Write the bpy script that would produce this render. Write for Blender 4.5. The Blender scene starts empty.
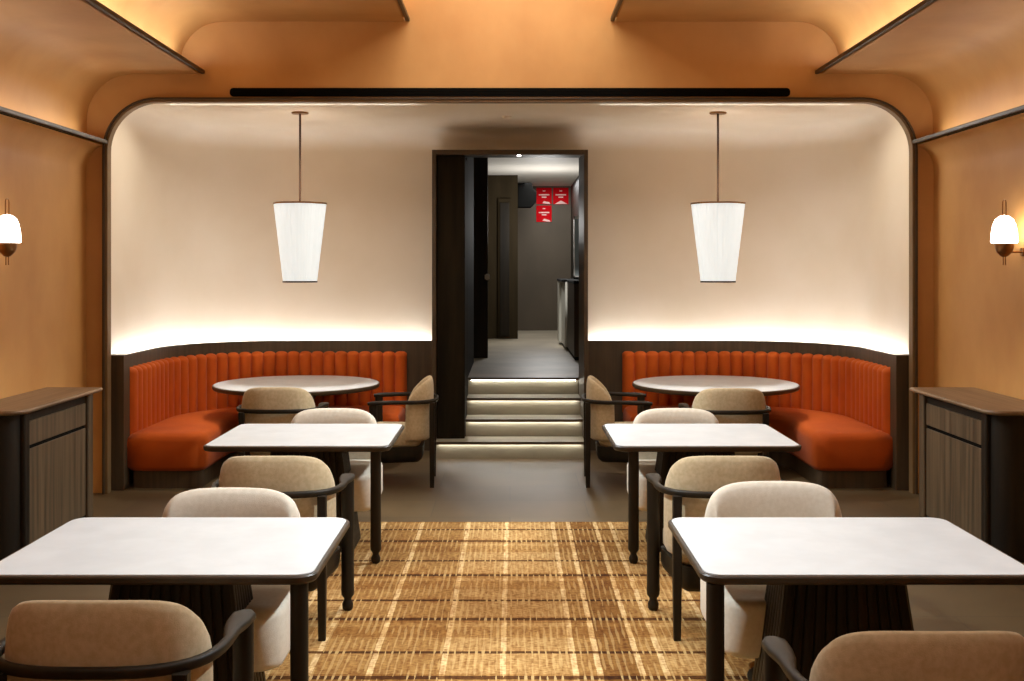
import bpy, bmesh, math, random
from mathutils import Vector, Matrix
random.seed(7)
SC = bpy.context.scene
COL = SC.collection
PI = math.pi

# ------------------------------------------------------------------ materials
def srgb(r, g, b):
    def f(c):
        c /= 255.0
        return c/12.92 if c <= .04045 else ((c+.055)/1.055)**2.4
    return (f(r), f(g), f(b), 1.0)

def nodemat(name):
    m = bpy.data.materials.new(name); m.use_nodes = True
    nt = m.node_tree
    return m, nt, nt.nodes['Principled BSDF']

def N(nt, typ, **kw):
    n = nt.nodes.new(typ)
    for k, v in kw.items():
        setattr(n, k, v)
    return n

def coords(nt, scale=(1, 1, 1)):
    tc = N(nt, 'ShaderNodeTexCoord'); mp = N(nt, 'ShaderNodeMapping')
    mp.inputs['Scale'].default_value = scale
    nt.links.new(tc.outputs['Object'], mp.inputs['Vector'])
    return mp.outputs['Vector']

def noise_mat(name, ca, cb, scale=(4, 4, 4), detail=6, rough=.6, bump=0., bscale=None, sheen=0., spec=.5, lo=.35, hi=.65):
    m, nt, p = nodemat(name)
    v = coords(nt, scale)
    n = N(nt, 'ShaderNodeTexNoise'); n.inputs['Scale'].default_value = 1.0; n.inputs['Detail'].default_value = detail
    nt.links.new(v, n.inputs['Vector'])
    r = N(nt, 'ShaderNodeValToRGB')
    r.color_ramp.elements[0].position = lo; r.color_ramp.elements[1].position = hi
    r.color_ramp.elements[0].color = ca; r.color_ramp.elements[1].color = cb
    nt.links.new(n.outputs['Fac'], r.inputs['Fac'])
    nt.links.new(r.outputs['Color'], p.inputs['Base Color'])
    p.inputs['Roughness'].default_value = rough
    p.inputs['Specular IOR Level'].default_value = spec
    if sheen: p.inputs['Sheen Weight'].default_value = sheen
    if bump:
        b = N(nt, 'ShaderNodeBump'); b.inputs['Strength'].default_value = bump; b.inputs['Distance'].default_value = .01
        src = n.outputs['Fac']
        if bscale:
            v2 = coords(nt, bscale)
            n2 = N(nt, 'ShaderNodeTexNoise'); n2.inputs['Scale'].default_value = 1.0; n2.inputs['Detail'].default_value = 4
            nt.links.new(v2, n2.inputs['Vector']); src = n2.outputs['Fac']
        nt.links.new(src, b.inputs['Height']); nt.links.new(b.outputs['Normal'], p.inputs['Normal'])
    return m

def emit_mat(name, col, strength):
    m, nt, p = nodemat(name)
    p.inputs['Base Color'].default_value = (.8, .8, .8, 1)
    p.inputs['Emission Color'].default_value = col
    p.inputs['Emission Strength'].default_value = strength
    return m

def plain(name, col, rough=.5, metal=0.):
    m, nt, p = nodemat(name)
    v = coords(nt, (30, 30, 30))
    n = N(nt, 'ShaderNodeTexNoise'); n.inputs['Scale'].default_value = 1.
    nt.links.new(v, n.inputs['Vector'])
    mr = N(nt, 'ShaderNodeMapRange'); mr.inputs['To Min'].default_value = rough-.05; mr.inputs['To Max'].default_value = rough+.05
    nt.links.new(n.outputs['Fac'], mr.inputs['Value']); nt.links.new(mr.outputs['Result'], p.inputs['Roughness'])
    p.inputs['Base Color'].default_value = col
    p.inputs['Metallic'].default_value = metal
    return m

M = {}
M['plaster'] = noise_mat('orange_plaster', srgb(190, 138, 76), srgb(214, 164, 100), (1.5, 1.5, 1.1), 10, .5, .2, (7, 7, 4), lo=.3, hi=.72)
M['alcove'] = noise_mat('cream_wall', srgb(236, 222, 199), srgb(240, 227, 206), (2, 2, 2), 3, .7)
M['darkwood'] = noise_mat('dark_wood', srgb(24, 19, 11), srgb(38, 30, 18), (14, 14, 1.2), 5, .5, .05, spec=.28)
M['panelwood'] = noise_mat('panel_wood', srgb(64, 51, 34), srgb(80, 64, 44), (22, 22, 1.0), 5, .5, .05)
M['tabwood'] = noise_mat('table_edge_wood', srgb(44, 33, 20), srgb(58, 44, 28), (14, 2, 14), 5, .42)
M['portalwood'] = noise_mat('portal_wood', srgb(26, 21, 12), srgb(38, 31, 19), (14, 14, 1.2), 5, .75, .05, spec=.08)
M['lining'] = noise_mat('lit_arch_lining', srgb(112, 88, 56), srgb(126, 100, 66), (3, 3, 3), 3, .5)  # lighter tone stands in for the light on the arch reveal
M['trimwood'] = noise_mat('trim_wood', srgb(58, 45, 28), srgb(76, 59, 38), (3, 1, 3), 4, .45)
M['cabwood'] = noise_mat('sideboard_wood', srgb(72, 58, 40), srgb(106, 87, 63), (26, 26, .9), 6, .5, .06)
M['cabtop'] = noise_mat('sideboard_top_wood', srgb(112, 90, 66), srgb(138, 113, 86), (26, 1.2, 26), 6, .4, .04)
M['beige'] = noise_mat('beige_fabric', srgb(184, 166, 132), srgb(198, 181, 148), (45, 45, 45), 3, .9, .15, (260, 260, 260), sheen=.2, spec=.2)
M['cream'] = noise_mat('cream_fabric', srgb(220, 212, 195), srgb(228, 221, 206), (45, 45, 45), 3, .9, .15, (260, 260, 260), sheen=.2, spec=.2)
M['orange'] = noise_mat('burnt_orange_velvet', srgb(186, 80, 12), srgb(198, 90, 16), (3, 3, 3), 4, .75, .05, (60, 60, 60), sheen=.08, spec=.25)
M['laminate'] = noise_mat('pale_table_laminate', srgb(206, 212, 216), srgb(214, 220, 224), (6, 6, 6), 3, .38)
M['brass'] = plain('aged_brass', srgb(150, 108, 66), .32, 1.)
M['bronze'] = plain('dark_bronze', srgb(70, 50, 36), .4, .6)
M['black'] = plain('matt_black', srgb(9, 8, 6), .85); M['black'].node_tree.nodes['Principled BSDF'].inputs['Specular IOR Level'].default_value = .1
M['corrwall'] = noise_mat('corridor_grey_brown', srgb(78, 66, 50), srgb(88, 75, 58), (2, 2, 1), 4, .6)
M['corrdark'] = noise_mat('corridor_olive', srgb(50, 41, 26), srgb(58, 48, 32), (8, 8, 1), 4, .7, spec=.1)
M['white'] = noise_mat('white_paint', srgb(222, 216, 206), srgb(228, 223, 214), (3, 3, 3), 3, .6)
M['corrfloor'] = noise_mat('corridor_stone', srgb(146, 134, 114), srgb(166, 154, 132), (2, 2, 2), 6, .45)
M['counter'] = noise_mat('pale_counter', srgb(190, 188, 176), srgb(205, 203, 192), (4, 4, 1), 3, .45)
M['glassy'] = plain('frosted_board', srgb(170, 182, 184), .25)
M['red'] = noise_mat('poster_red', srgb(196, 10, 20), srgb(204, 16, 26), (3, 3, 3), 2, .7, spec=.05)
M['ink'] = plain('poster_white_ink', srgb(240, 200, 190), .6)
M['stair'] = noise_mat('stair_stone', srgb(128, 120, 102), srgb(142, 134, 114), (3, 6, 6), 6, .5)
WARM = (1., .80, .58, 1); NEUT = (1., .93, .84, 1)
M['led'] = emit_mat('led_strip', (.98, .98, 1., 1), 42.)
M['ledstair'] = emit_mat('stair_led', (1., .97, .90, 1), 26.)
M['ledcove'] = emit_mat('cove_led', (1., .84, .64, 1), 12.)
M['shade'] = emit_mat('lit_fabric_shade', (.94, 1., .975, 1), 1.25)
M['globe'] = emit_mat('lit_opal_glass', (1., .93, .82, 1), 8.0)
M['downglow'] = emit_mat('downlight_glow', (1., .95, .88, 1), 20.)

def shade_texture(m):
    nt = m.node_tree; p = nt.nodes['Principled BSDF']
    v = coords(nt, (60, 60, 2))
    n = N(nt, 'ShaderNodeTexNoise'); n.inputs['Scale'].default_value = 1.
    nt.links.new(v, n.inputs['Vector'])
    mr = N(nt, 'ShaderNodeMapRange'); mr.inputs['To Min'].default_value = .56; mr.inputs['To Max'].default_value = .82
    nt.links.new(n.outputs['Fac'], mr.inputs['Value']); nt.links.new(mr.outputs['Result'], p.inputs['Emission Strength'])
shade_texture(M['shade']); M['shade'].node_tree.nodes['Principled BSDF'].inputs['Base Color'].default_value = (.5, .5, .5, 1); M['shade'].node_tree.nodes['Principled BSDF'].inputs['Roughness'].default_value = .9

def tile_floor():
    m, nt, p = nodemat('stone_tile_floor')
    v = coords(nt, (1, 1, 1))
    br = N(nt, 'ShaderNodeTexBrick'); br.offset = .5
    br.inputs['Color1'].default_value = srgb(78, 62, 38); br.inputs['Color2'].default_value = srgb(86, 69, 43)
    br.inputs['Mortar'].default_value = srgb(66, 54, 37)
    br.inputs['Scale'].default_value = 1.; br.inputs['Mortar Size'].default_value = .004
    br.inputs['Brick Width'].default_value = 1.2; br.inputs['Row Height'].default_value = .6
    nt.links.new(v, br.inputs['Vector'])
    n = N(nt, 'ShaderNodeTexNoise'); n.inputs['Scale'].default_value = 1.6; n.inputs['Detail'].default_value = 8
    nt.links.new(v, n.inputs['Vector'])
    mx = N(nt, 'ShaderNodeMix', data_type='RGBA', blend_type='OVERLAY'); mx.inputs['Factor'].default_value = .5
    nt.links.new(br.outputs['Color'], mx.inputs['A']); nt.links.new(n.outputs['Fac'], mx.inputs['B'])
    nt.links.new(mx.outputs['Result'], p.inputs['Base Color'])
    p.inputs['Roughness'].default_value = .5
    return m
M['floor'] = tile_floor()

def rug_mat():
    m, nt, p = nodemat('plaid_rug')
    tc = N(nt, 'ShaderNodeTexCoord'); sp = N(nt, 'ShaderNodeSeparateXYZ')
    nt.links.new(tc.outputs['Object'], sp.inputs[0])
    L = nt.links.new
    def math_(op, a, b=None, c=None):
        n = N(nt, 'ShaderNodeMath', operation=op)
        for i, q in enumerate((a, b, c)):
            if q is None: continue
            if isinstance(q, (int, float)): n.inputs[i].default_value = q
            else: L(q, n.inputs[i])
        return n.outputs[0]
    # slight wobble of the hand-woven lines
    nz = N(nt, 'ShaderNodeTexNoise'); nz.inputs['Scale'].default_value = 5.; nz.inputs['Detail'].default_value = 3
    L(tc.outputs['Object'], nz.inputs['Vector'])
    wob = math_('MULTIPLY', math_('SUBTRACT', nz.outputs['Fac'], .5), .012)
    X = math_('ADD', sp.outputs['X'], wob); Y = math_('ADD', sp.outputs['Y'], wob)
    X = math_('ADD', math_('ADD', X, .02), math_('MULTIPLY', Y, -.003))
    # lengthwise (pale) stripes
    fx = math_('DIVIDE', math_('ADD', X, 1.8), 3.6)
    rx = N(nt, 'ShaderNodeValToRGB'); L(fx, rx.inputs['Fac'])
    cr = rx.color_ramp
    ochre = srgb(168, 136, 88); tan = srgb(188, 160, 114); brown = srgb(142, 108, 62); pale = srgb(228, 210, 172)
    stripes = [-1.42, -1.13, -.93, -.66, -.315, -.03, .30, .42, .61, .72, 1.02, 1.35]
    fills = [brown, ochre, tan, ochre, ochre, tan, tan, ochre, brown, ochre, tan, ochre, ochre]
    e = cr.elements; cr.interpolation = 'CONSTANT'
    e[0].position = 0; e[0].color = fills[0]
    while len(e) > 1: e.remove(e[-1])
    for i, s in enumerate(stripes):
        a = e.new((s-.014+1.8)/3.6); a.color = pale
        b = e.new((s+.014+1.8)/3.6); b.color = fills[i+1]
    # crosswise bands: dark lines at alternating .35 / .50 m
    yy = math_('MODULO', math_('ADD', Y, 20.0-5.07+.51), .85)
    fy = math_('DIVIDE', yy, .85)
    ry = N(nt, 'ShaderNodeValToRGB'); L(fy, ry.inputs['Fac'])
    cy = ry.color_ramp; cy.interpolation = 'CONSTANT'
    ey = cy.elements
    w1 = (1, 1, 1, 1); dk = (.22, .14, .08, 1); md = (.80, .70, .56, 1); lt = (1.0, .98, .95, 1)
    ey[0].position = 0; ey[0].color = lt
    while len(ey) > 1: ey.remove(ey[-1])
    for pos, c in ((.07, md), (.12, dk), (.172, md), (.2, lt), (.36, w1), (.52, dk), (.562, lt), (.62, w1), (.8, md)):
        q = ey.new(pos); q.color = c
    mul = N(nt, 'ShaderNodeMix', data_type='RGBA', blend_type='MULTIPLY'); mul.inputs['Factor'].default_value = 1.
    L(rx.outputs['Color'], mul.inputs['A']); L(ry.outputs['Color'], mul.inputs['B'])
    # dashed warp threads
    dash = math_('SINE', math_('MULTIPLY', X, 2*PI/.034))
    dash2 = math_('SINE', math_('MULTIPLY', Y, 2*PI/.05))
    n2 = N(nt, 'ShaderNodeTexNoise'); n2.inputs['Scale'].default_value = 1.; n2.inputs['Detail'].default_value = 4
    mp = N(nt, 'ShaderNodeMapping'); mp.inputs['Scale'].default_value = (55, 9, 1)
    L(tc.outputs['Object'], mp.inputs['Vector']); L(mp.outputs['Vector'], n2.inputs['Vector'])
    n3 = N(nt, 'ShaderNodeTexNoise'); n3.inputs['Scale'].default_value = 1.; n3.inputs['Detail'].default_value = 2
    mp3 = N(nt, 'ShaderNodeMapping'); mp3.inputs['Scale'].default_value = (34, 60, 1)
    L(tc.outputs['Object'], mp3.inputs['Vector']); L(mp3.outputs['Vector'], n3.inputs['Vector'])
    n4 = N(nt, 'ShaderNodeTexNoise'); n4.inputs['Scale'].default_value = 1.; n4.inputs['Detail'].default_value = 1
    mp4 = N(nt, 'ShaderNodeMapping'); mp4.inputs['Scale'].default_value = (9, 5, 1)
    L(tc.outputs['Object'], mp4.inputs['Vector']); L(mp4.outputs['Vector'], n4.inputs['Vector'])
    tex = math_('MULTIPLY', math_('ADD', math_('MULTIPLY', dash, dash2), 1.), .5)
    amt = math_('ADD', math_('MULTIPLY', n3.outputs['Fac'], .75), math_('MULTIPLY', n2.outputs['Fac'], .75))
    ramp = N(nt, 'ShaderNodeValToRGB'); L(amt, ramp.inputs['Fac'])
    ramp.color_ramp.elements[0].position = .5; ramp.color_ramp.elements[0].color = srgb(160, 122, 78)
    ramp.color_ramp.elements[1].position = 1.0; ramp.color_ramp.elements[1].color = srgb(255, 246, 226)
    mul2 = N(nt, 'ShaderNodeMix', data_type='RGBA', blend_type='MULTIPLY'); mul2.inputs['Factor'].default_value = 1.
    L(mul.outputs['Result'], mul2.inputs['A']); L(ramp.outputs['Color'], mul2.inputs['B'])
    # ochre threads crossing over the dark lines
    th = math_('GREATER_THAN', math_('ADD', math_('MULTIPLY', n4.outputs['Fac'], .6), math_('MULTIPLY', dash, .16)), .42)
    bw = N(nt, 'ShaderNodeRGBToBW'); L(ry.outputs['Color'], bw.inputs[0])
    ond = math_('LESS_THAN', bw.outputs[0], .3)
    mx = N(nt, 'ShaderNodeMix', data_type='RGBA'); L(math_('MULTIPLY', math_('ADD', math_('MULTIPLY', ond, .3), .26), th), mx.inputs['Factor'])
    L(mul2.outputs['Result'], mx.inputs['A']); mx.inputs['B'].default_value = srgb(214, 184, 126)
    L(mx.outputs['Result'], p.inputs['Base Color'])
    p.inputs['Roughness'].default_value = .95; p.inputs['Specular IOR Level'].default_value = .15
    b = N(nt, 'ShaderNodeBump'); b.inputs['Strength'].default_value = .4; b.inputs['Distance'].default_value = .005
    L(amt, b.inputs['Height']); L(b.outputs['Normal'], p.inputs['Normal'])
    return m
M['rug'] = rug_mat()

# ------------------------------------------------------------------ mesh helpers
def link(name, bm, mat, parent=None, smooth=False, bevel=0., bseg=2, angle=35):
    bmesh.ops.recalc_face_normals(bm, faces=bm.faces)
    me = bpy.data.meshes.new(name); bm.to_mesh(me); bm.free()
    me.materials.append(M[mat] if isinstance(mat, str) else mat)
    o = bpy.data.objects.new(name, me); COL.objects.link(o)
    if smooth:
        for f in me.polygons: f.use_smooth = True
        try: me.set_sharp_from_angle(angle=math.radians(angle))
        except Exception: pass
    if bevel:
        b = o.modifiers.new('bevel', 'BEVEL'); b.width = bevel; b.segments = bseg; b.limit_method = 'ANGLE'
        b.angle_limit = math.radians(40)
    if parent: o.parent = parent
    return o

def nb(): return bmesh.new()

def box(bm, x0, x1, y0, y1, z0, z1):
    v = [bm.verts.new(p) for p in ((x0,y0,z0),(x1,y0,z0),(x1,y1,z0),(x0,y1,z0),(x0,y0,z1),(x1,y0,z1),(x1,y1,z1),(x0,y1,z1))]
    for f in ((0,3,2,1),(4,5,6,7),(0,1,5,4),(1,2,6,5),(2,3,7,6),(3,0,4,7)):
        bm.faces.new([v[i] for i in f])
    return bm

def B(*a): return box(nb(), *a)

def loft(bm, rings, cap=True, closed=True):
    R = [[bm.verts.new(p) for p in r] for r in rings]
    n = len(R[0])
    for a, b in zip(R, R[1:]):
        for i in range(n if closed else n-1):
            j = (i+1) % n
            bm.faces.new((a[i], a[j], b[j], b[i]))
    if cap and closed:
        bm.faces.new(list(reversed(R[0]))); bm.faces.new(R[-1])
    return bm

def lathe(bm, prof, c=(0, 0, 0), seg=24):
    rings = []
    for r, z in prof:
        r = max(r, .0004)
        rings.append([(c[0]+r*math.cos(2*PI*k/seg), c[1]+r*math.sin(2*PI*k/seg), c[2]+z) for k in range(seg)])
    return loft(bm, rings)

def rrect(x0, x1, y0, y1, r, seg=6):
    pts = []
    for cx, cy, a0 in ((x1-r, y1-r, 0), (x0+r, y1-r, 90), (x0+r, y0+r, 180), (x1-r, y0+r, 270)):
        for k in range(seg+1):
            a = math.radians(a0+90*k/seg)
            pts.append((cx+r*math.cos(a), cy+r*math.sin(a)))
    return pts

def offset_poly(pts, d):
    """inset (d > 0) a counter-clockwise smooth outline"""
    n = len(pts); out = []
    for i in range(n):
        a = Vector(pts[i-1]); b = Vector(pts[i]); c = Vector(pts[(i+1) % n])
        t1 = (b-a); t2 = (c-b)
        if t1.length < 1e-7: t1 = t2
        if t2.length < 1e-7: t2 = t1
        t1 = t1.normalized(); t2 = t2.normalized()
        n1 = Vector((-t1.y, t1.x)); n2 = Vector((-t2.y, t2.x))
        m = (n1+n2)
        m = m.normalized() if m.length > 1e-6 else n1
        k = min(1.6, 1/max(.4, m.dot(n1)))
        out.append((b.x+m.x*d*k, b.y+m.y*d*k))
    return out

def slab(bm, outline, prof):
    """prof: list of (inset, z)"""
    return loft(bm, [[(x, y, z) for x, y in offset_poly(outline, d)] for d, z in prof])

def sweep(bm, path, sizes, up=Vector((0, 0, 1)), seg=10, sq=3.0):
    """oval/squarish section along a 3-D path; sizes = (width, height) per point"""
    n = len(path); rings = []
    P = [Vector(p) for p in path]
    for i in range(n):
        t = (P[min(i+1, n-1)]-P[max(i-1, 0)]).normalized()
        u = up if abs(t.dot(up)) < .95 else Vector((1, 0, 0))
        s = t.cross(u).normalized(); w = s.cross(t).normalized()
        a, b = sizes[i] if isinstance(sizes, list) else sizes
        ring = []
        for k in range(seg):
            th = 2*PI*(k+.5)/seg
            c, d = math.cos(th), math.sin(th)
            e = 2.0/sq
            x = math.copysign(abs(c)**e, c)*a/2; y = math.copysign(abs(d)**e, d)*b/2
            ring.append(tuple(P[i]+s*x+w*y))
        rings.append(ring)
    return loft(bm, rings)

def thing(name, label, cat, loc=(0, 0, 0), rz=0, group=None):
    o = bpy.data.objects.new(name, None); COL.objects.link(o)
    o.empty_display_size = .1
    o.location = loc; o.rotation_euler = (0, 0, rz)
    o['label'] = label; o['category'] = cat
    if group: o['group'] = group
    return o

def tag(o, label, cat, group=None):
    o['label'] = label; o['category'] = cat
    if group: o['group'] = group
    return o

def struct(o):
    o['kind'] = 'structure'; return o

def dup(root, loc, rz, label, group=None):
    r = root.copy(); COL.objects.link(r); r.location = loc; r.rotation_euler = (0, 0, rz); r['label'] = label
    if group: r['group'] = group
    for ch in list(root.children):
        c = ch.copy(); COL.objects.link(c); c.parent = r
        for g in ch.children:
            d = g.copy(); COL.objects.link(d); d.parent = c
    return r

# ------------------------------------------------------------------ room shell
AY = 9.30            # plane of the arched wall
Y0 = -2.0            # wall behind the camera
WX = 3.55            # side walls

floor_ = struct(link('floor', B(-4.2, 4.2, Y0-.1, 11.7, -.1, 0), 'floor'))

def arc(cx, cz, r, a0, a1, n=10):
    return [(cx+r*math.cos(math.radians(a0+(a1-a0)*k/n)), cz+r*math.sin(math.radians(a0+(a1-a0)*k/n))) for k in range(n+1)]

def ribbon(name, prof, mat, smooth=True, flip=1, y0=Y0, y1=AY):
    bm = nb()
    rings = [[(flip*x, y, z) for x, z in prof] for y in (y0, y1)]
    loft(bm, rings, cap=False, closed=False)
    o = link(name, bm, mat, smooth=smooth, angle=50)
    return struct(o)

tiers = []
for flip, side in ((-1, 'left'), (1, 'right')):
    # wall, swelling inwards under the picture-rail lip
    prof = [(WX, 0), (WX, 2.74)] + arc(WX-.17, 2.74, .17, 0, 90)[1:]
    prof = [(x, z) for x, z in prof]
    # the curve must lean into the room: quarter concave from wall to lip
    prof = [(WX, 0), (WX, 2.70)] + [(WX-.16*(1-math.cos(t)), 2.70+.21*math.sin(t)) for t in [math.radians(90*k/10) for k in range(1, 11)]]
    ribbon('wall_'+side, prof, 'plaster', flip=flip)
    # first cove
    p1 = [(WX-.16, 2.955), (WX-.005, 2.965), (WX-.005, 3.12)] + arc(WX-.385, 3.13, .38, 0, 90)[1:] + [(2.60, 3.51)]
    p2 = [(2.60, 3.545), (2.76, 3.555), (2.76, 3.62)] + arc(2.41, 3.60, .35, 0, 90)[1:] + [(.885, 3.95)]
    p3 = [(.885, 3.99), (1.05, 4.0), (1.05, 4.75)]
    tiers.append((flip, side, p1, p2, p3))
bm = nb()
for flip, side, p1, p2, p3 in tiers:
    for p in (p1, p2, p3):
        loft(bm, [[(flip*x, y, z) for x, z in p] for y in (Y0, AY)], cap=False, closed=False)
box(bm, -1.05, 1.05, Y0, AY, 4.75, 4.8)
struct(link('ceiling', bm, 'plaster', smooth=True, angle=50))
k = 1
for flip in (-1, 1):
    for (x, z, w, h) in ((WX-.16, 2.922, .03, .032), (2.585, 3.51, .03, .032), (.87, 3.95, .03, .035)):
        xa, xb = sorted((flip*(x-w), flip*(x+.004)))
        o = struct(link('trim_%d' % k, B(xa, xb, Y0, AY-.004, z, z+h), 'trimwood', bevel=.006)); k += 1

# arched end wall -------------------------------------------------------------
def arch_outline(hw, top, r, seg=14, zb=0.):
    pts = [(-hw, zb)]
    for j in range(seg+1):
        a = math.radians(180-90*j/seg); pts.append((-hw+r+r*math.cos(a), top-r+r*math.sin(a)))
    for j in range(seg+1):
        a = math.radians(90-90*j/seg); pts.append((hw-r+r*math.cos(a), top-r+r*math.sin(a)))
    pts.append((hw, zb))
    return pts
inner = arch_outline(3.385, 3.298, .44)
def outer_pt(x, z):
    if z <= 0: return (math.copysign(3.66, x), 0)
    cx, cz = 0, 2.86
    if abs(x) < 2.95: return (x*3.66/2.95, 4.85)
    t = math.atan2(max(0, z-2.858), abs(x)-2.94)/(PI/2)
    return (math.copysign(3.66, x), 2.858+ t*(4.85-2.858))
bm = nb()
for yy in (AY,):
    a = [bm.verts.new((x, yy, z)) for x, z in inner]
    b = [bm.verts.new((*[(outer_pt(x, z)[0])], yy, outer_pt(x, z)[1])) for x, z in inner]
    for i in range(len(a)-1):
        bm.faces.new((a[i], a[i+1], b[i+1], b[i]))
o = link('wall_arch', bm, 'plaster'); struct(o)
s = o.modifiers.new('thick', 'SOLIDIFY'); s.thickness = .07; s.offset = 0
o.location.y = .035
# arch reveal: inner band coloured lighter as if lit, outer edge dark wood
bm = nb()
i_ = arch_outline(3.362, 3.272, .41); o_ = arch_outline(3.40, 3.308, .45)
rings = []
for (xi, zi), (xo, zo) in zip(i_, o_):
    xm, zm = xi+(xo-xi)*.62, zi+(zo-zi)*.62
    rings.append([(xi, AY-.03, zi), (xi, AY+.055, zi), (xm, AY+.055, zm), (xm, AY-.03, zm)])
loft(bm, rings)
struct(link('trim_%d' % k, bm, 'lining', smooth=True, angle=40)); k += 1
bm = nb(); rings = []
for (xi, zi), (xo, zo) in zip(i_, o_):
    xm, zm = xi+(xo-xi)*.62, zi+(zo-zi)*.62
    rings.append([(xm, AY-.05, zm), (xm, AY+.055, zm), (xo, AY+.055, zo), (xo, AY-.05, zo)])
loft(bm, rings)
struct(link('trim_%d' % k, bm, 'trimwood', smooth=True, angle=40)); k += 1
# behind-camera wall
struct(link('wall_rear', B(-3.66, 3.66, Y0-.1, Y0, 0, 4.85), 'plaster'))
# linear air slot over the arch
sl = thing('air_grille', 'long black slot-shaped air grille on the orange wall just above the arch', 'air vent', (0, AY, 3.357))
bm = nb(); pts = rrect(-2.345, 2.345, -.036, .036, .03)
loft(bm, [[(x, y, z) for x, z in pts] for y in (-.012, .0)]); link('frame', bm, 'black', sl)
bm = nb()
for zz in (-.012, .012): box(bm, -2.31, 2.31, -.016, -.011, zz-.003, zz+.003)
link('blade', bm, 'black', sl)

# alcove ----------------------------------------------------------------------
BX, BYW, RC = 3.43, 11.60, 1.17
def alcove_path(off, side=-1, ystart=AY+.08, xend=.76, step=.06, curve=True):
    """left side path from the arch to the portal, offset inwards by off; ordered front -> back -> centre"""
    pts = []
    x = BX-off; r = RC-off
    yc = BYW-RC
    n = max(2, int((yc-ystart)/step))
    for j in range(n): pts.append((x, ystart+(yc-ystart)*j/n))
    m = max(8, int(RC*PI/2/step))
    for j in range(m): 
        a = PI/2*j/m
        pts.append((BX-RC+r*math.cos(a), yc+r*math.sin(a)))
    x0 = BX-RC; n = max(2, int((x0-xend)/step))
    for j in range(n+1): pts.append((x0+(xend-x0)*j/n, BYW-off))
    return [(side*px, py) for px, py in pts]
FR = .22
prof = [(0, .0), (0, 3.32-FR)] + [(FR*(1-math.cos(math.radians(90*j/8))), 3.32-FR+FR*math.sin(math.radians(90*j/8))) for j in range(1, 9)]
bm = nb()
for side in (-1, 1):
    loft(bm, [[(x, y, z) for x, y in alcove_path(off, side)] for off, z in prof], cap=False, closed=False)
# piece over the doorway
loft(bm, [[(x, BYW-off, z) for x in (-.76, .76)] for off, z in [(0, 3.06)]+prof[1:]], cap=False, closed=False)
struct(link('wall_back', bm, 'alcove', smooth=True, angle=60))
bm = nb()
L = alcove_path(FR, -1, xend=.0); Rr = alcove_path(FR, 1, xend=.0)
vs = [bm.verts.new((x, y, 3.32)) for x, y in L+list(reversed(Rr))[1:]]
bm.faces.new(vs)
box(bm, -3.5, 3.5, AY+.06, BYW+.2, 3.34, 3.36)
struct(link('ceiling_alcove', bm, 'alcove'))

# wood wainscot with LED gap
RZ = 1.135
for side, nm in ((-1, 'left'), (1, 'right')):
    bm = nb()
    a = alcove_path(.085, side, ystart=9.56, xend=.785); b = alcove_path(.125, side, ystart=9.56, xend=.785)
    rings = [[(p[0], p[1], 0), (p[0], p[1], RZ), (q[0], q[1], RZ), (q[0], q[1], 0)] for p, q in zip(a, b)]
    loft(bm, rings)
    xa, xb = sorted((side*3.42, side*3.275))
    box(bm, xa, xb, AY+.11, 9.558, 0, RZ+.01)
    struct(link('wall_panelling_'+nm, bm, 'panelwood', smooth=True, angle=30))
    bm = nb()
    a = alcove_path(.02, side, ystart=9.45, xend=.80); b = alcove_path(.07, side, ystart=9.45, xend=.80)
    rings = [[(p[0], p[1], RZ-.10), (p[0], p[1], RZ-.09), (q[0], q[1], RZ-.09), (q[0], q[1], RZ-.10)] for p, q in zip(a, b)]
    loft(bm, rings)
    t = link('led_strip', bm, 'led')
    tag(t, 'glowing light strip hidden behind the top of the %s wood panelling, above the orange bench' % nm, 'light strip')

# portal and corridor -----------------------------------------------------------
PF = 11.05
bm = nb()
box(bm, -.777, -.737, PF, BYW+.1, 0, 3.065); box(bm, .737, .777, PF, BYW+.3, 0, 3.065); box(bm, -.737, .737, PF, PF+.12, 3.015, 3.065); box(bm, -.737, .737, PF+.12, BYW+.1, 3.05, 3.065)
fr = struct(link('door_1', bm, 'trimwood', bevel=.004))
ap = struct(link('wall_portal', box(B(-.737, -.452, PF+.06, 11.7, .179, 3.015), -.737, -.452, 11.7, 13.85, .179, 3.44), 'portalwood', bevel=.01))
struct(link('wall_corridor_right', B(1.15, 1.25, BYW+.02, 21.1, 0, 3.44), 'darkwood'))
struct(link('wall_corridor_jamb', B(.76, 1.15, BYW+.02, BYW+.3, 0, 3.44), 'darkwood'))
struct(link('wall_corridor_left', B(-1.6, -1.5, 13.85, 21.1, .5, 3.44), 'corrwall'))
struct(link('wall_corridor_far', B(-1.6, 1.25, 21.0, 21.1, .5, 3.44), 'corrwall'))
struct(link('wall_corridor_fin', B(-1.5, .13, 18.5, 18.65, .712, 3.44), 'corrdark'))
struct(link('ceiling_corridor', B(-1.6, 1.25, BYW, 21.1, 3.44, 3.5), 'white'))
struct(link('floor_corridor', B(-1.6, 1.25, 11.955, 21.1, .69, .712), 'corrfloor'))
# door relief in the fin wall
dr = struct(link('door_2', B(-.2, .02, 18.455, 18.5, .712, 3.05), 'corrdark', bevel=.01))
bm = nb(); box(bm, -.17, -.01, 18.435, 18.455, .76, 2.98); link('panel', bm, 'darkwood', dr, bevel=.01)
# ajar dark leaf with handle
df = thing('corridor_door', 'tall dark door leaf standing open at the left of the corridor, with a small pale handle', 'door', (-.39, 14.55, .712), 0)
link('leaf', B(-.1, .10, -.03, .03, 0, 2.68), 'darkwood', df, bevel=.006)
bm = nb(); box(bm, .075, .11, -.075, -.03, 1.02, 1.10); box(bm, .06, .125, -.09, -.07, 1.03, 1.09); link('handle', bm, 'white', df, bevel=.004)
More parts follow.
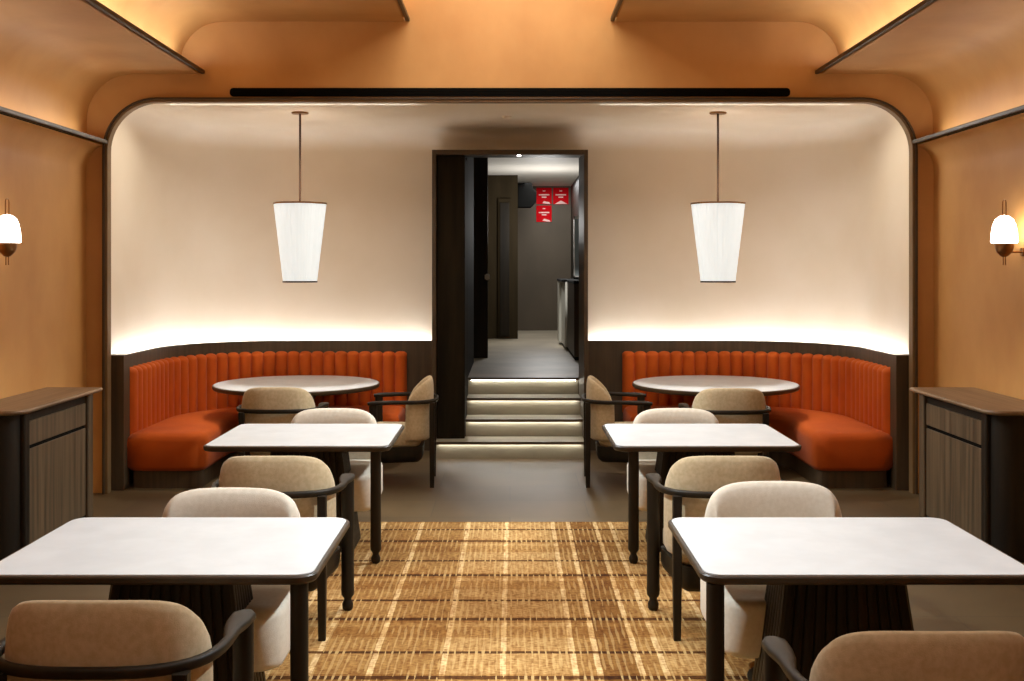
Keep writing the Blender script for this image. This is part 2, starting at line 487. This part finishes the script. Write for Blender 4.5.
# stairs
ys = [10.90, 11.22, 11.54, 11.86]; H = .178
st = thing('staircase', 'four pale stone steps with glowing strips under the treads, in the central doorway', 'stairs', (0, 10.9, 0))
for i, yv in enumerate(ys):
    x0, x1 = (-.735, .735) if i == 0 else (-.449, .735)
    yb = ys[i+1] if i < 3 else yv+.03
    ry = yv-10.9
    link('riser', B(x0, x1, ry+.07, ry+.09, i*H, (i+1)*H-.022), 'stair', st)
    if i == 3: link('tread', B(x0, x1, ry, ry+.10, (i+1)*H-.022, (i+1)*H+.0015), 'trimwood', st, bevel=.003)
    else:
        link('tread', B(x0, x1, ry+.005, yb-10.9+.05, (i+1)*H-.022, (i+1)*H), 'stair', st)
        link('nosing', B(x0, x1, ry-.002, ry+.005, (i+1)*H-.026, (i+1)*H+.001), 'trimwood', st)
    link('light_strip', B(x0+.03, x1-.03, ry+.046, ry+.060, (i+1)*H-.030, (i+1)*H-.023), 'ledstair', st)
# counter at the right of the corridor
ct = thing('counter', 'pale panelled counter standing at the right side of the corridor', 'counter', (.95, 17.0, .712))
link('body', B(-.20, .195, 0, .5, .05, .98), 'counter', ct, bevel=.005)
link('end_cabinet', B(-.164, .195, -1.2, -.01, .05, .98), 'counter', ct, bevel=.005)
link('side_panel', B(-.135, .195, -2.9, -1.21, .05, .98), 'panelwood', ct, bevel=.005)
link('plinth', B(-.12, .195, -2.88, .5, 0, .05), 'black', ct)
link('top', box(B(-.21, .195, -1.2, .52, .98, 1.012), -.14, .195, -2.92, -1.2, .98, 1.012), 'black', ct)
bd = thing('menu_board', 'pale glassy upright board in a thin frame standing on the corridor counter', 'board', (1.07, 16.6, 1.725))
link('panel', B(-.10, .05, -.015, .015, .05, .90), 'glassy', bd, bevel=.004)
bm = nb(); box(bm, -.115, -.10, -.02, .02, .03, .94); box(bm, .05, .065, -.02, .02, .03, .94); box(bm, -.115, .065, -.02, .02, .03, .05); box(bm, -.115, .065, -.02, .02, .90, .94)
link('frame', bm, 'white', bd)
link('foot', B(-.12, .07, -.06, .06, 0, .03), 'black', bd)
# ceiling speaker
sp = thing('ceiling_projector', 'black angular box hanging from the corridor ceiling beside the red posters', 'projector', (.29, 20.2, 3.44))
bm = nb(); pts = [(-.15, -.02), (.12, -.02), (.12, -.12), (.19, -.17), (.19, -.34), (.09, -.45), (-.15, -.45)]
loft(bm, [[(x, y, z) for x, z in pts] for y in (-.15, .15)]); link('body', bm, 'black', sp, bevel=.01)
bm = nb(); lathe(bm, [(.05, -.02), (.05, 0)], seg=16); link('ceiling_mount', bm, 'black', sp)
# three red posters
def poster(x, z, label, flipgfx):
    t = thing('poster', label, 'poster', (x, 20.985, z), 0, 'red posters at the end of the corridor')
    link('sheet', B(-.145, .145, 0, .015, -.155, .155), 'red', t)
    random.seed(int(z*100)+int(x*100))
    for (zz, w, h) in ((.095, .05, .016), (.022, .20, .022), (-.022, .09, .022)):
        xx = -w/2; bm = nb()
        while xx < w/2:
            ww = random.uniform(.010, .018)
            box(bm, xx, min(xx+ww, w/2), -.003, 0, zz-h/2, zz+h/2); xx += ww+.0001
        link('text_line', bm, 'ink', t)
    bm = nb()
    if flipgfx: pp = [(-.11, -.15), (-.03, -.105), (.0, -.085), (.03, -.10), (.12, -.15)]
    else: pp = [(-.03, -.135), (-.0, -.095), (.05, -.11), (.10, -.12), (.12, -.15), (.04, -.145)]
    loft(bm, [[(x_, y_, z_) for x_, z_ in pp] for y_ in (-.003, 0)]); link('artwork', bm, 'ink', t)
poster(.643, 3.255, 'red poster with pale text, upper left of three at the end of the corridor', False)
poster(.96, 3.255, 'red poster with pale text, the right-hand one of three at the end of the corridor', True)
poster(.643, 2.92, 'red poster with pale text, hanging below another one at the end of the corridor', False)

# smoke detector and tiny door light
bm = nb(); lathe(bm, [(.03, 0), (.045, .012), (.045, .022)], (-.03, 10.5, 3.298), 20)
tag(link('smoke_detector', bm, 'alcove', smooth=True), 'small pale round detector on the alcove ceiling above the doorway', 'smoke detector')
bm = nb(); lathe(bm, [(.018, 0), (.018, .008)], (.09, 11.11, 3.007), 16)
tag(link('recessed_spotlight', bm, 'downglow'), 'tiny bright recessed light in the head of the doorway', 'light')

# ------------------------------------------------------------------ rug
rug = link('rug', B(-1.78, 1.78, -1.2, 8.22, 0, .006), 'rug', bevel=.004)
tag(rug, 'golden ochre plaid woven rug with brown cross lines, in the aisle between the tables', 'rug')

# ------------------------------------------------------------------ banquettes
def make_banquette(side, label):
    XE = 1.065 if side < 0 else 1.16
    t = thing('banquette', label, 'bench', (0, 0, 0))
    t.location = (side*2.4, 11.0, 0)
    off = Vector((side*2.4, 11.0, 0))
    def P(x, y, z): return (x-off.x, y-off.y, z)
    # dense path along backrest base line
    base = alcove_path(.13, side, ystart=9.56, xend=XE, step=.02)
    D = [0]
    for a, b in zip(base, base[1:]): D.append(D[-1]+math.dist(a, b))
    total = D[-1]; nch = round(total/.123); pitch = total/nch
    def at(s):
        s = min(max(s, 0), total)
        lo = 0
        import bisect
        i = min(max(bisect.bisect_right(D, s)-1, 0), len(base)-2)
        f = (s-D[i])/(D[i+1]-D[i])
        a, b = Vector(base[i]), Vector(base[i+1])
        tg = (Vector(base[min(i+2, len(base)-1)])-Vector(base[max(i-1, 0)])).normalized()
        n = Vector((-tg.y, tg.x)) if side < 0 else Vector((tg.y, -tg.x))
        # inward normal (towards room)
        c = Vector((side*2.0, 10.2))
        p = a.lerp(b, f)
        if n.dot(c-p) < 0: n = -n
        return p, n
    zb, zt = .40, 1.03
    bm = nb()
    for c in range(nch):
        rows = []
        for v in range(13):
            if v < 5: z = zb+(zt-.055-zb)*v/4; k = 1.
            else:
                a = (v-4)/8*PI/2; z = zt-.055+.055*math.sin(a); k = math.cos(a)
            row = []
            for u in range(9):
                uu = -1+2*u/8
                e = math.sqrt(max(0, 1-(uu*.985)**2))
                p, n = at((c+.5+uu*.5)*pitch)
                th = .015+.06*e
                zz = z if v < 5 else z-(1-e)*.03*math.sin(a)
                q = p+n*(th*k if v < 12 else 0)
                row.append((q.x-off.x, q.y-off.y, zz))
            rows.append(row)
        loft(bm, rows, cap=False, closed=False)
    # flat back closing
    bk = [at(total*j/60)[0] for j in range(61)]
    loft(bm, [[(p.x-off.x, p.y-off.y, z) for p in bk] for z in (zb, zt-.02)], cap=False, closed=False)
    link('backrest', bm, 'orange', t, smooth=True, angle=50)
    # seat outline: outer follows path, inner own curve
    ob = alcove_path(.15, -1, ystart=9.50, xend=XE+.005, step=.06)
    inn = []
    r2 = .42; xi = 2.60; yi = 10.74
    cx, cy = -(xi-r2), yi-r2
    inn.append((-XE-.005, yi))
    for j in range(1, 8): inn.append((-XE-.005+(cx+XE+.005)*j/8, yi))
    for j in range(13):
        a = math.radians(90+90*j/12); inn.append((cx+r2*math.cos(a), cy+r2*math.sin(a)))
    for j in range(1, 6): inn.append((-xi, cy+(9.62-cy)*j/6))
    for j in range(7):
        a = math.radians(0-90*j/6); inn.append((-xi-.14+.14*math.cos(a), 9.60+.14*math.sin(a)))
    for j in range(1, 4): inn.append((-xi-.14-(3.25-xi-.14)*j/4, 9.46))
    outline = ob+inn
    # orientation -> CCW
    A = sum(outline[i-1][0]*outline[i][1]-outline[i][0]*outline[i-1][1] for i in range(len(outline)))
    if A < 0: outline.reverse()
    def mirror(ol): return ol if side < 0 else [(-x, y) for x, y in reversed(ol)]
    ol = [(x-off.x, y-off.y) for x, y in mirror(outline)]
    bm = nb(); slab(bm, ol, [(.03, .15), (.0, .19), (0, .40), (.008, .435), (.03, .462), (.065, .475), (.12, .48)])
    link('seat', bm, 'orange', t, smooth=True, angle=60)
    bm = nb(); slab(bm, ol, [(.045, 0), (.045, .15)])
    link('plinth', bm, 'panelwood', t, smooth=True, angle=40)
    return t
make_banquette(-1, 'curved burnt-orange channel-backed banquette bench in the left half of the alcove')
make_banquette(1, 'curved burnt-orange channel-backed banquette bench in the right half of the alcove')

# ------------------------------------------------------------------ sideboards
def make_sideboard(side, label, dx):
    # local frame: built for the right side (front faces -x), mirrored when side < 0
    t = thing('sideboard', label, 'sideboard', (side*3.31, 7.75, 0))
    def mx(ol):
        return [(x-3.31, y-7.75) for x, y in ol] if side > 0 else [(-(x-3.31), y-7.75) for x, y in reversed(ol)]
    def bx(x0, x1, *r):
        xa, xb = sorted((side*(x0+dx-3.31), side*(x1+dx-3.31)))
        return B(xa, xb, r[0]-7.75, r[1]-7.75, r[2], r[3])
    def outline(xf, ya, yb, rn, rf, xw=3.545):
        xf += dx; pts = [(xw, ya), (xw, yb)]
        for j in range(9):
            a = math.radians(90+90*j/8); pts.append((xf+rf+rf*math.cos(a), yb-rf+rf*math.sin(a)))
        for j in range(9):
            a = math.radians(180+90*j/8); pts.append((xf+rn+rn*math.cos(a), ya+rn+rn*math.sin(a)))
        return pts
    bm = nb(); slab(bm, mx(outline(3.035, 7.03, 8.48, .13, .05)), [(.02, .945), (.003, .955), (0, .965), (.006, .975)])
    link('top', bm, 'cabtop', t, smooth=True, angle=40)
    bm = nb(); slab(bm, mx(outline(3.125, 7.10, 8.41, .13, .03)), [(0, .0), (0, .945)])
    link('body', bm, 'darkwood', t, smooth=True, angle=40)
    link('post', bx(3.095, 3.135, 8.31, 8.41, 0, .945), 'cabwood', t, bevel=.012)
    link('post', bx(3.095, 3.135, 7.22, 7.30, 0, .945), 'darkwood', t, bevel=.012)
    link('drawer', bx(3.110, 3.126, 7.315, 8.295, .715, .875), 'cabwood', t, bevel=.003)
    link('finger_slot', bx(3.118, 3.126, 7.315, 8.295, .690, .715), 'black', t)
    link('door', bx(3.110, 3.126, 7.315, 8.295, .04, .690), 'cabwood', t, bevel=.003)
    return t
make_sideboard(-1, 'dark wood sideboard with one drawer over a grained door, against the left orange wall', .06)
make_sideboard(1, 'dark wood sideboard with one drawer over a grained door, against the right orange wall', 0)

# ------------------------------------------------------------------ armchair (open wooden arms)
def curve_back(W, D, u, n=2.6):
    """u in [-1,1] -> plan point + outward normal (back of the chair at y=0, opening towards +y)"""
    th = u*PI/2*.985
    s, c = math.sin(th), math.cos(th)
    x = W*math.copysign(abs(s)**(2/n), s); y = D*(1-abs(c)**(2/n))
    return x, y

def pad(W, D, zb, ztop, thick, N_=30, lean=.0, n=2.6, flat=.72):
    """upholstered shell: ztop(u) gives the top outline"""
    bm = nb(); rings = []
    us = [-1+2*i/N_ for i in range(N_+1)]
    pl = [curve_back(W, D, u, n) for u in us]
    for i, u in enumerate(us):
        a = Vector(pl[max(i-1, 0)]); b = Vector(pl[min(i+1, N_)])
        t = (b-a).normalized(); nrm = Vector((-t.y, t.x))   # towards the sitter
        p = Vector(pl[i]); zt = ztop(u); k = 1. if abs(u) < .96 else .45
        ring = []
        h = zt-zb
        M_ = 20
        for j in range(M_):
            a_ = 2*PI*j/M_
            c, s = math.cos(a_), math.sin(a_)
            e = 2/3.4
            cx = math.copysign(abs(c)**(2/2.6), c)*thick/2*k
            r_ = math.copysign(abs(s)**e, s)
            z = (zb+zt)/2+r_*h/2
            q = p+nrm*(cx+thick/2)
            y = q.y - lean*max(0, z-.45)
            ring.append((q.x, y, z))
        rings.append(ring)
    loft(bm, rings)
    return bm

def turned_leg(bm, x, y, z1, w, foot=True):
    if foot:
        lathe(bm, [(w*.30, 0), (w*.42, .012), (w*.44, .035), (w*.30, .055), (w*.30, .065), (w*.5, .085), (w*.52, .11), (w*.50, .14), (w*.5, z1)], (x, y, 0), 14)
    else:
        rings = []
        for s, z in ((.40, 0), (.5, .3), (.5, z1)):
            rings.append([(x+a*w*s, y+b*w*s, z) for a, b in ((-1, -.8), (-.8, -1), (.8, -1), (1, -.8), (1, .8), (.8, 1), (-.8, 1), (-1, .8))])
        loft(bm, rings)
    return bm

def make_armchair(label, group):
    t = thing('armchair', label, 'armchair', (0, 0, 0), 0, group)
    zt = lambda u: .715+.212*max(0, 1-abs(u)**2.6)**.55
    link('backrest', pad(.306, .25, .40, zt, .060, lean=.02, n=3.0), 'beige', t, smooth=True, angle=70)
    # seat cushion
    def trap(wr, wf, y0, y1, r):
        pts = rrect(-1, 1, y0, y1, .0001, 1)
        out = rrect(-wf, wf, y0, y1, r, 6)
        return [(x*((wr+(wf-wr)*(y-y0)/(y1-y0))/wf), y) for x, y in out]
    ol = trap(.23, .275, .10, .56, .09)
    bm = nb(); slab(bm, ol, [(.02, .34), (.0, .37), (0, .44), (.01, .475), (.035, .498), (.08, .508)])
    link('seat', bm, 'beige', t, smooth=True, angle=60)
    ol = trap(.235, .285, .08, .55, .07)
    bm = nb(); slab(bm, ol, [(.09, .20), (.04, .21), (.012, .235), (0, .27), (0, .345)])
    link('seat_shell', bm, 'darkwood', t, smooth=True, angle=50)
    # arm rail
    path = [(-.318, .545, .727), (-.320, .50, .731), (-.322, .42, .735), (-.322, .34, .737)]
    sizes = [(.045, .028), (.080, .038), (.076, .038), (.054, .035)]
    m = 22
    for j in range(m+1):
        u = -1+2*j/m
        x, y = curve_back(.334, .30, u, 2.9)
        path.append((x, y-.035, .738)); sizes.append((.030, .034))
    tail = [((-a[0]), a[1], a[2]) for a in reversed(path[:4])]
    path += tail; sizes += list(reversed(sizes[:4]))
    bm = nb(); sweep(bm, path, sizes, seg=12)
    link('arm_rail', bm, 'darkwood', t, smooth=True, angle=60)
    for s in (-1, 1):
        link('leg', turned_leg(nb(), s*.318, .50, .72, .070, True), 'darkwood', t, smooth=True, angle=40)
        link('leg', turned_leg(nb(), s*.262, .0, .728, .044, False), 'darkwood', t, smooth=True, angle=40)
    return t

G1 = 'wooden-armed chairs with beige backs'
arm0 = make_armchair('beige wooden-armed chair seen from behind, bottom left corner, nearest chair on the left', G1)
arm0.location = (-1.195, 3.15, 0)
S90 = PI/2
placements = [
    ((1.125, 2.88, 0), 0, 'beige wooden-armed chair seen from behind, bottom right corner, nearest chair on the right'),
    ((-1.21, 5.60, 0), 0, 'beige wooden-armed chair seen from behind, between the two square tables on the left'),
    ((1.105, 5.60, 0), 0, 'beige wooden-armed chair seen from behind, between the two square tables on the right'),
    ((-1.89, 8.90, 0), 0, 'beige wooden-armed chair in front of the left round table, back to the camera'),
    ((1.775, 8.84, 0), 0, 'beige wooden-armed chair in front of the right round table, back to the camera'),
    ((-.68, 9.80, 0), S90+.04, 'beige wooden-armed chair seen side-on, just left of the doorway steps'),
    ((.68, 9.80, 0), -S90-.04, 'beige wooden-armed chair seen side-on, just right of the doorway steps'),
]
for loc, rz, lab in placements: dup(arm0, loc, rz, lab)

# ------------------------------------------------------------------ cream lounge chairs (armless, facing the camera)
def make_lounge(label, group):
    t = thing('dining_chair', label, 'chair', (0, 0, 0), 0, group)
    zt = lambda u: .50+.342*max(0, 1-abs(u)**2.6)**.5
    link('backrest', pad(.352, .08, .30, zt, .09, lean=.06, n=2.5), 'cream', t, smooth=True, angle=70)
    ol = rrect(-.378, .378, .10, .78, .10, 8)
    bm = nb(); slab(bm, ol, [(.03, .235), (.008, .245), (0, .27), (0, .445), (.008, .468), (.025, .478), (.06, .482)])
    link('seat', bm, 'cream', t, smooth=True, angle=60)
    bm = nb(); lathe(bm, [(.19, 0), (.19, .012), (.16, .022), (.05, .035), (.04, .06), (.04, .21), (.12, .235), (.12, .25)], (0, .36, 0), 24)
    link('swivel_base', bm, 'darkwood', t, smooth=True, angle=40)
    return t
G2 = 'cream upholstered chairs facing the camera'
lg0 = make_lounge('cream rounded chair facing the camera behind the front left table', G2)
lg0.location = (-1.31, 5.26, 0); lg0.rotation_euler = (0, 0, PI)
for loc, lab in (((1.275, 5.42, 0), 'cream rounded chair facing the camera behind the front right table'),
                 ((-1.30, 8.24, 0), 'cream rounded chair facing the camera behind the farther left square table'),
                 ((1.225, 8.24, 0), 'cream rounded chair facing the camera behind the farther right square table')):
    dup(lg0, loc, PI, lab)

# ------------------------------------------------------------------ tables
def make_table(name, label, w, d, group, inner):
    t = thing(name, label, 'table', (0, 0, 0), 0, group)
    ol = rrect(-w/2, w/2, -d/2, d/2, .085, 8)
    bm = nb(); slab(bm, ol, [(.03, .710), (.008, .715), (0, .724), (0, .741), (.004, .746)])
    link('table_edge', bm, 'tabwood', t, smooth=True, angle=30)
    bm = nb(); slab(bm, ol, [(.016, .745), (.016, .7495), (.018, .751)])
    link('tabletop', bm, 'laminate', t, smooth=True, angle=30)
    # tapered fluted pedestal
    rings = []
    for (hx, hy, z) in ((.315, .19, 0), (.315, .19, .02), (.225, .13, .705)):
        ring = []
        nf = 12
        fl = .006
        def edge(ax, ay, bx_, by_, n_):
            for q in range(n_):
                for f, dd in ((0, 0), (.15, fl), (.5, fl*1.3), (.85, fl)):
                    f2 = (q+f)/n_
                    x = ax+(bx_-ax)*f2; y = ay+(by_-ay)*f2
                    ln = math.hypot(bx_-ax, by_-ay); nx, ny = (by_-ay)/ln, -(bx_-ax)/ln
                    ring.append((x+nx*dd, y+ny*dd, z))
        edge(-hx, -hy, hx, -hy, nf); edge(hx, -hy, hx, hy, 8); edge(hx, hy, -hx, hy, nf); edge(-hx, hy, -hx, -hy, 8)
        rings.append(ring)
    bm = nb(); loft(bm, rings); link('pedestal', bm, 'darkwood', t)
    link('leg', turned_leg(nb(), inner[0]*(w/2-inner[1]), -d/2+.05, .712, .068, True), 'darkwood', t, smooth=True, angle=40)
    return t
G3 = 'square pale-topped tables'
t0 = make_table('dining_table', 'pale-topped dark-edged table at the front left, cut by the left edge of the photo', 1.26, .97, G3, (1, .065))
t0.location = (-1.345, 4.545, 0)
t = make_table('dining_table', 'pale-topped dark-edged table at the front right, nearest table on the right', 1.26, .97, G3, (-1, .055)); t.location = (1.335, 4.545, 0)
t1 = make_table('dining_table', 'pale-topped dark-edged square table in the middle distance on the left', 1.20, 1.04, G3, (1, .095))
t1.location = (-1.36, 7.54, 0)
t = make_table('dining_table', 'pale-topped dark-edged square table in the middle distance on the right', 1.20, 1.04, G3, (-1, .125)); t.location = (1.262, 7.54, 0)

def make_round(label):
    t = thing('round_table', label, 'table', (0, 0, 0), 0, 'round tables at the banquettes')
    bm = nb(); lathe(bm, [(.74, .742), (.775, .748), (.785, .760), (.785, .782), (.780, .786)], seg=72); link('table_edge', bm, 'trimwood', t, smooth=True, angle=30)
    bm = nb(); lathe(bm, [(.772, .785), (.772, .789), (.770, .790)], seg=72); link('tabletop', bm, 'laminate', t, smooth=True, angle=30)
    bm = nb(); lathe(bm, [(.30, 0), (.30, .02), (.24, .05), (.15, .25), (.14, .45), (.20, .66), (.26, .742)], seg=32); link('pedestal', bm, 'darkwood', t, smooth=True, angle=40)
    return t
r0 = make_round('round pale-topped table in front of the left orange banquette'); r0.location = (-2.03, 10.585, 0)
# the banquette seats stop under the table edge; pedestal stands in front of them
dup(r0, (1.955, 10.585, 0), 0, 'round pale-topped table in front of the right orange banquette')
for r in [o for o in COL.objects if o.name.startswith('round_table')]:
    for c in r.children:
        if c.name.startswith('pedestal'): c.location = (0, -.22, 0)

# ------------------------------------------------------------------ pendants
def make_pendant(label):
    t = thing('pendant_lamp', label, 'pendant lamp', (0, 0, 0), 0, 'pendant lamps in the alcove')
    def lobes(r, z, seg=96, amp=.07, pleat=False):
        q = lambda j, a: r*(1-amp+amp*abs(math.cos(3*a+.5))**.8)*(1-(.016 if pleat and j % 2 else 0))
        return [(q(j, a)*math.cos(a), q(j, a)*math.sin(a), z) for j, a in [(j, 2*PI*j/seg) for j in range(seg)]]
    zb, zt = -1.555, -.845
    bm = nb(); loft(bm, [lobes(.158+(.245-.158)*j/8, zb+(zt-zb)*j/8, pleat=True) for j in range(9)]); link('shade', bm, 'shade', t, smooth=True, angle=25)
    bm = nb(); loft(bm, [lobes(.251, zt-.003), lobes(.251, zt+.012)]); link('top_rim', bm, 'brass', t)
    bm = nb(); loft(bm, [lobes(.162, zb-.012), lobes(.162, zb+.003)]); link('bottom_rim', bm, 'bronze', t)
    bm = nb(); lathe(bm, [(.010, zt), (.010, -.01)], seg=10); link('rod', bm, 'bronze', t, smooth=True)
    bm = nb(); lathe(bm, [(.075, -.014), (.078, -.006), (.078, 0)], seg=28); link('ceiling_rose', bm, 'brass', t, smooth=True, angle=40)
    return t
p0 = make_pendant('tapered white pleated pendant lamp glowing above the left round table'); p0.location = (-1.935, 10.23, 3.32)
dup(p0, (1.917, 10.23, 3.32), 0, 'tapered white pleated pendant lamp glowing above the right round table')

# ------------------------------------------------------------------ wall sconces
def make_sconce(label):
    # built facing -x (right wall); wall plane at local x = 0
    t = thing('wall_sconce', label, 'wall lamp', (0, 0, 0), 0, 'wall sconces')
    c = (-.13, 0, 0)
    prof = [(.084, -.088), (.088, -.08), (.085, -.02), (.076, .035), (.060, .075), (.032, .098), (.0, .106)]
    bm = nb(); lathe(bm, prof, c, 28); link('glass_shade', bm, 'globe', t, smooth=True, angle=60)
    bm = nb(); lathe(bm, [(.0, -.185), (.022, -.18), (.050, -.152), (.062, -.12), (.064, -.089)], c, 28); link('cup', bm, 'brass', t, smooth=True, angle=60)
    bm = nb()
    path = []
    for j in range(13):
        a = PI*j/12; path.append((c[0]+.0, .026*math.cos(a), .185+.026*math.sin(a)))
    path = [(c[0], .026, .09)]+path+[(c[0], -.026, .09)]
    sweep(bm, path, (.008, .008), up=Vector((1, 0, 0)), sq=2)
    link('rod_loop', bm, 'brass', t, smooth=True)
    for yy in (-.018, .018):
        link('rod', lathe(nb(), [(.004, -.24), (.004, -.15)], (c[0], yy, 0), 8), 'brass', t, smooth=True)
    
    bm = nb(); sweep(bm, [(-.005, 0, -.15), (-.06, 0, -.15), (c[0], 0, -.15)], (.014, .014), sq=2); link('bracket', bm, 'brass', t, smooth=True)
    bm = nb(); pts = rrect(-.028, .028, -.028, .028, .027)
    loft(bm, [[(x, y, z-.15) for y, z in pts] for x in (-.012, 0)]); link('wall_plate', bm, 'brass', t)
    return t
s0 = make_sconce('brass wall sconce with a glowing opal glass dome on the right wall'); s0.location = (WX, 7.68, 2.145)
dup(s0, (-WX, 7.55, 2.145), PI, 'brass wall sconce with a glowing opal dome, cut by the left photo edge')

# ------------------------------------------------------------------ lights
def area(name, loc, sx, sy, power, col, rot=(0, 0, 0), spread=180):
    l = bpy.data.lights.new(name, 'AREA'); l.shape = 'RECTANGLE'; l.size = sx; l.size_y = sy; l.energy = power; l.color = col[:3]
    l.spread = math.radians(spread)
    o = bpy.data.objects.new(name, l); COL.objects.link(o); o.location = loc; o.rotation_euler = rot
    return o
def spot(name, loc, target, power, col, size=60, blend=.5, soft=.05):
    l = bpy.data.lights.new(name, 'SPOT'); l.energy = power; l.color = col[:3]; l.spot_size = math.radians(size); l.spot_blend = blend; l.shadow_soft_size = soft
    o = bpy.data.objects.new(name, l); COL.objects.link(o); o.location = loc
    o.rotation_euler = (Vector(target)-Vector(loc)).to_track_quat('-Z', 'Y').to_euler()
    return o
COOL = (.96, .98, 1.0)
COOL = (.87, .96, 1.0)
for s in (-1, 1):
    spot('downlight', (-s*2.35, 5.2, 3.88), (s*1.15, 4.75, .6), 760, COOL, 46, .6, .04)
    spot('downlight', (-s*2.35, 8.2, 3.88), (s*1.15, 7.75, .6), 700, COOL, 44, .6, .04)
    spot('downlight', (s*1.0, 5.0, 3.90), (s*1.36, 4.7, .75), 130, COOL, 50, .6)
    spot('downlight', (s*1.0, 8.0, 3.90), (s*1.30, 7.7, .75), 130, COOL, 50, .6)
    spot('downlight', (s*1.9, 9.9, 3.26), (s*1.98, 10.55, .75), 190, (1, .97, .92), 56, .8)
    area('alcove_fill', (s*1.9, 9.85, 3.29), 2.2, .3, 32, (1, .95, .86), (math.radians(-20), 0, 0))  # added fill without a fixture, brightens the alcove walls
spot('downlight', (0, 7.2, 4.6), (0, 5.9, 0), 330, (1, .95, .86), 34, .6, .06)
for s in (-1, 1):
    area('cove_and_fill_light', (s*2.67, 3.6, 3.56), .08, 11.0, 40, (.95, .97, 1), (PI, 0, 0))
    area('cove_and_fill_light', (s*(WX-.09), 3.6, 2.985), .12, 11.0, 13, (1, .93, .80), (PI, 0, 0))  # added fill on the wall lip, brightens the first cove
    area('cove_and_fill_light', (s*.97, 3.6, 4.03), .08, 11.0, 12, (1, .90, .76), (PI, 0, 0))
area('void_fill', (0, 7.2, 4.73), 1.6, 4.0, 85, (1, .94, .82))  # unseen panel added for light from the void and ambient fill
area('void_fill', (0, 1.6, 4.73), 1.6, 5.5, 55, (1, .95, .88))  # second unseen panel, added as ambient fill over the near seats
area('corridor_light', (.62, 19.6, 3.42), .7, 1.6, 40, (.97, .99, 1.0))
spot('counter_fill_spot', (.2, 14.2, 3.40), (1.0, 16.4, 1.3), 260, (1, .98, .94), 22, .6)  # added spot that brightens the counter fronts
for q in ((.55, 17.3, 2.55, 55), (.35, 14.9, 2.6, 5)):  # bare point lights added to lift the corridor ceiling and floor
    l = bpy.data.lights.new('corridor_fill', 'POINT'); l.energy = q[3]; l.color = (1, .98, .94); l.shadow_soft_size = .25
    o = bpy.data.objects.new('corridor_fill', l); COL.objects.link(o); o.location = q[:3]
for s in (-1, 1):
    spot('pendant_uplight', (s*1.925, 10.23, 2.50), (s*1.925, 10.23, 3.3), 16, (1, .96, .90), 165, 1., .12)
w = bpy.data.worlds.new('world'); SC.world = w; w.use_nodes = True
w.node_tree.nodes['Background'].inputs['Color'].default_value = (.05, .035, .02, 1)
w.node_tree.nodes['Background'].inputs['Strength'].default_value = .3

# ------------------------------------------------------------------ camera
cam = bpy.data.cameras.new('camera'); co = bpy.data.objects.new('camera', cam); COL.objects.link(co)
co.location = (0, 0, 1.88); co.rotation_euler = (PI/2, 0, 0)
cam.sensor_width = 36; cam.lens = 1110/1024*36
cam.shift_x = 2/1024; cam.shift_y = -71.8/1024
cam.clip_start = .05; cam.clip_end = 100
for o in COL.objects:
    if o.parent is None and o.name.split('.')[0] in ('armchair', 'dining_chair', 'dining_table') and o.location.y < 8.4 and o.type == 'EMPTY':
        o.location.z = .0062
SC.camera = co
SC.view_settings.view_transform = 'Standard'
SC.view_settings.look = 'None'
SC.view_settings.gamma = 1; SC.view_settings.exposure = 0
SC.view_settings.use_curve_mapping = False
SC.cycles.use_denoising = True
SC.cycles.sample_clamp_indirect = 4
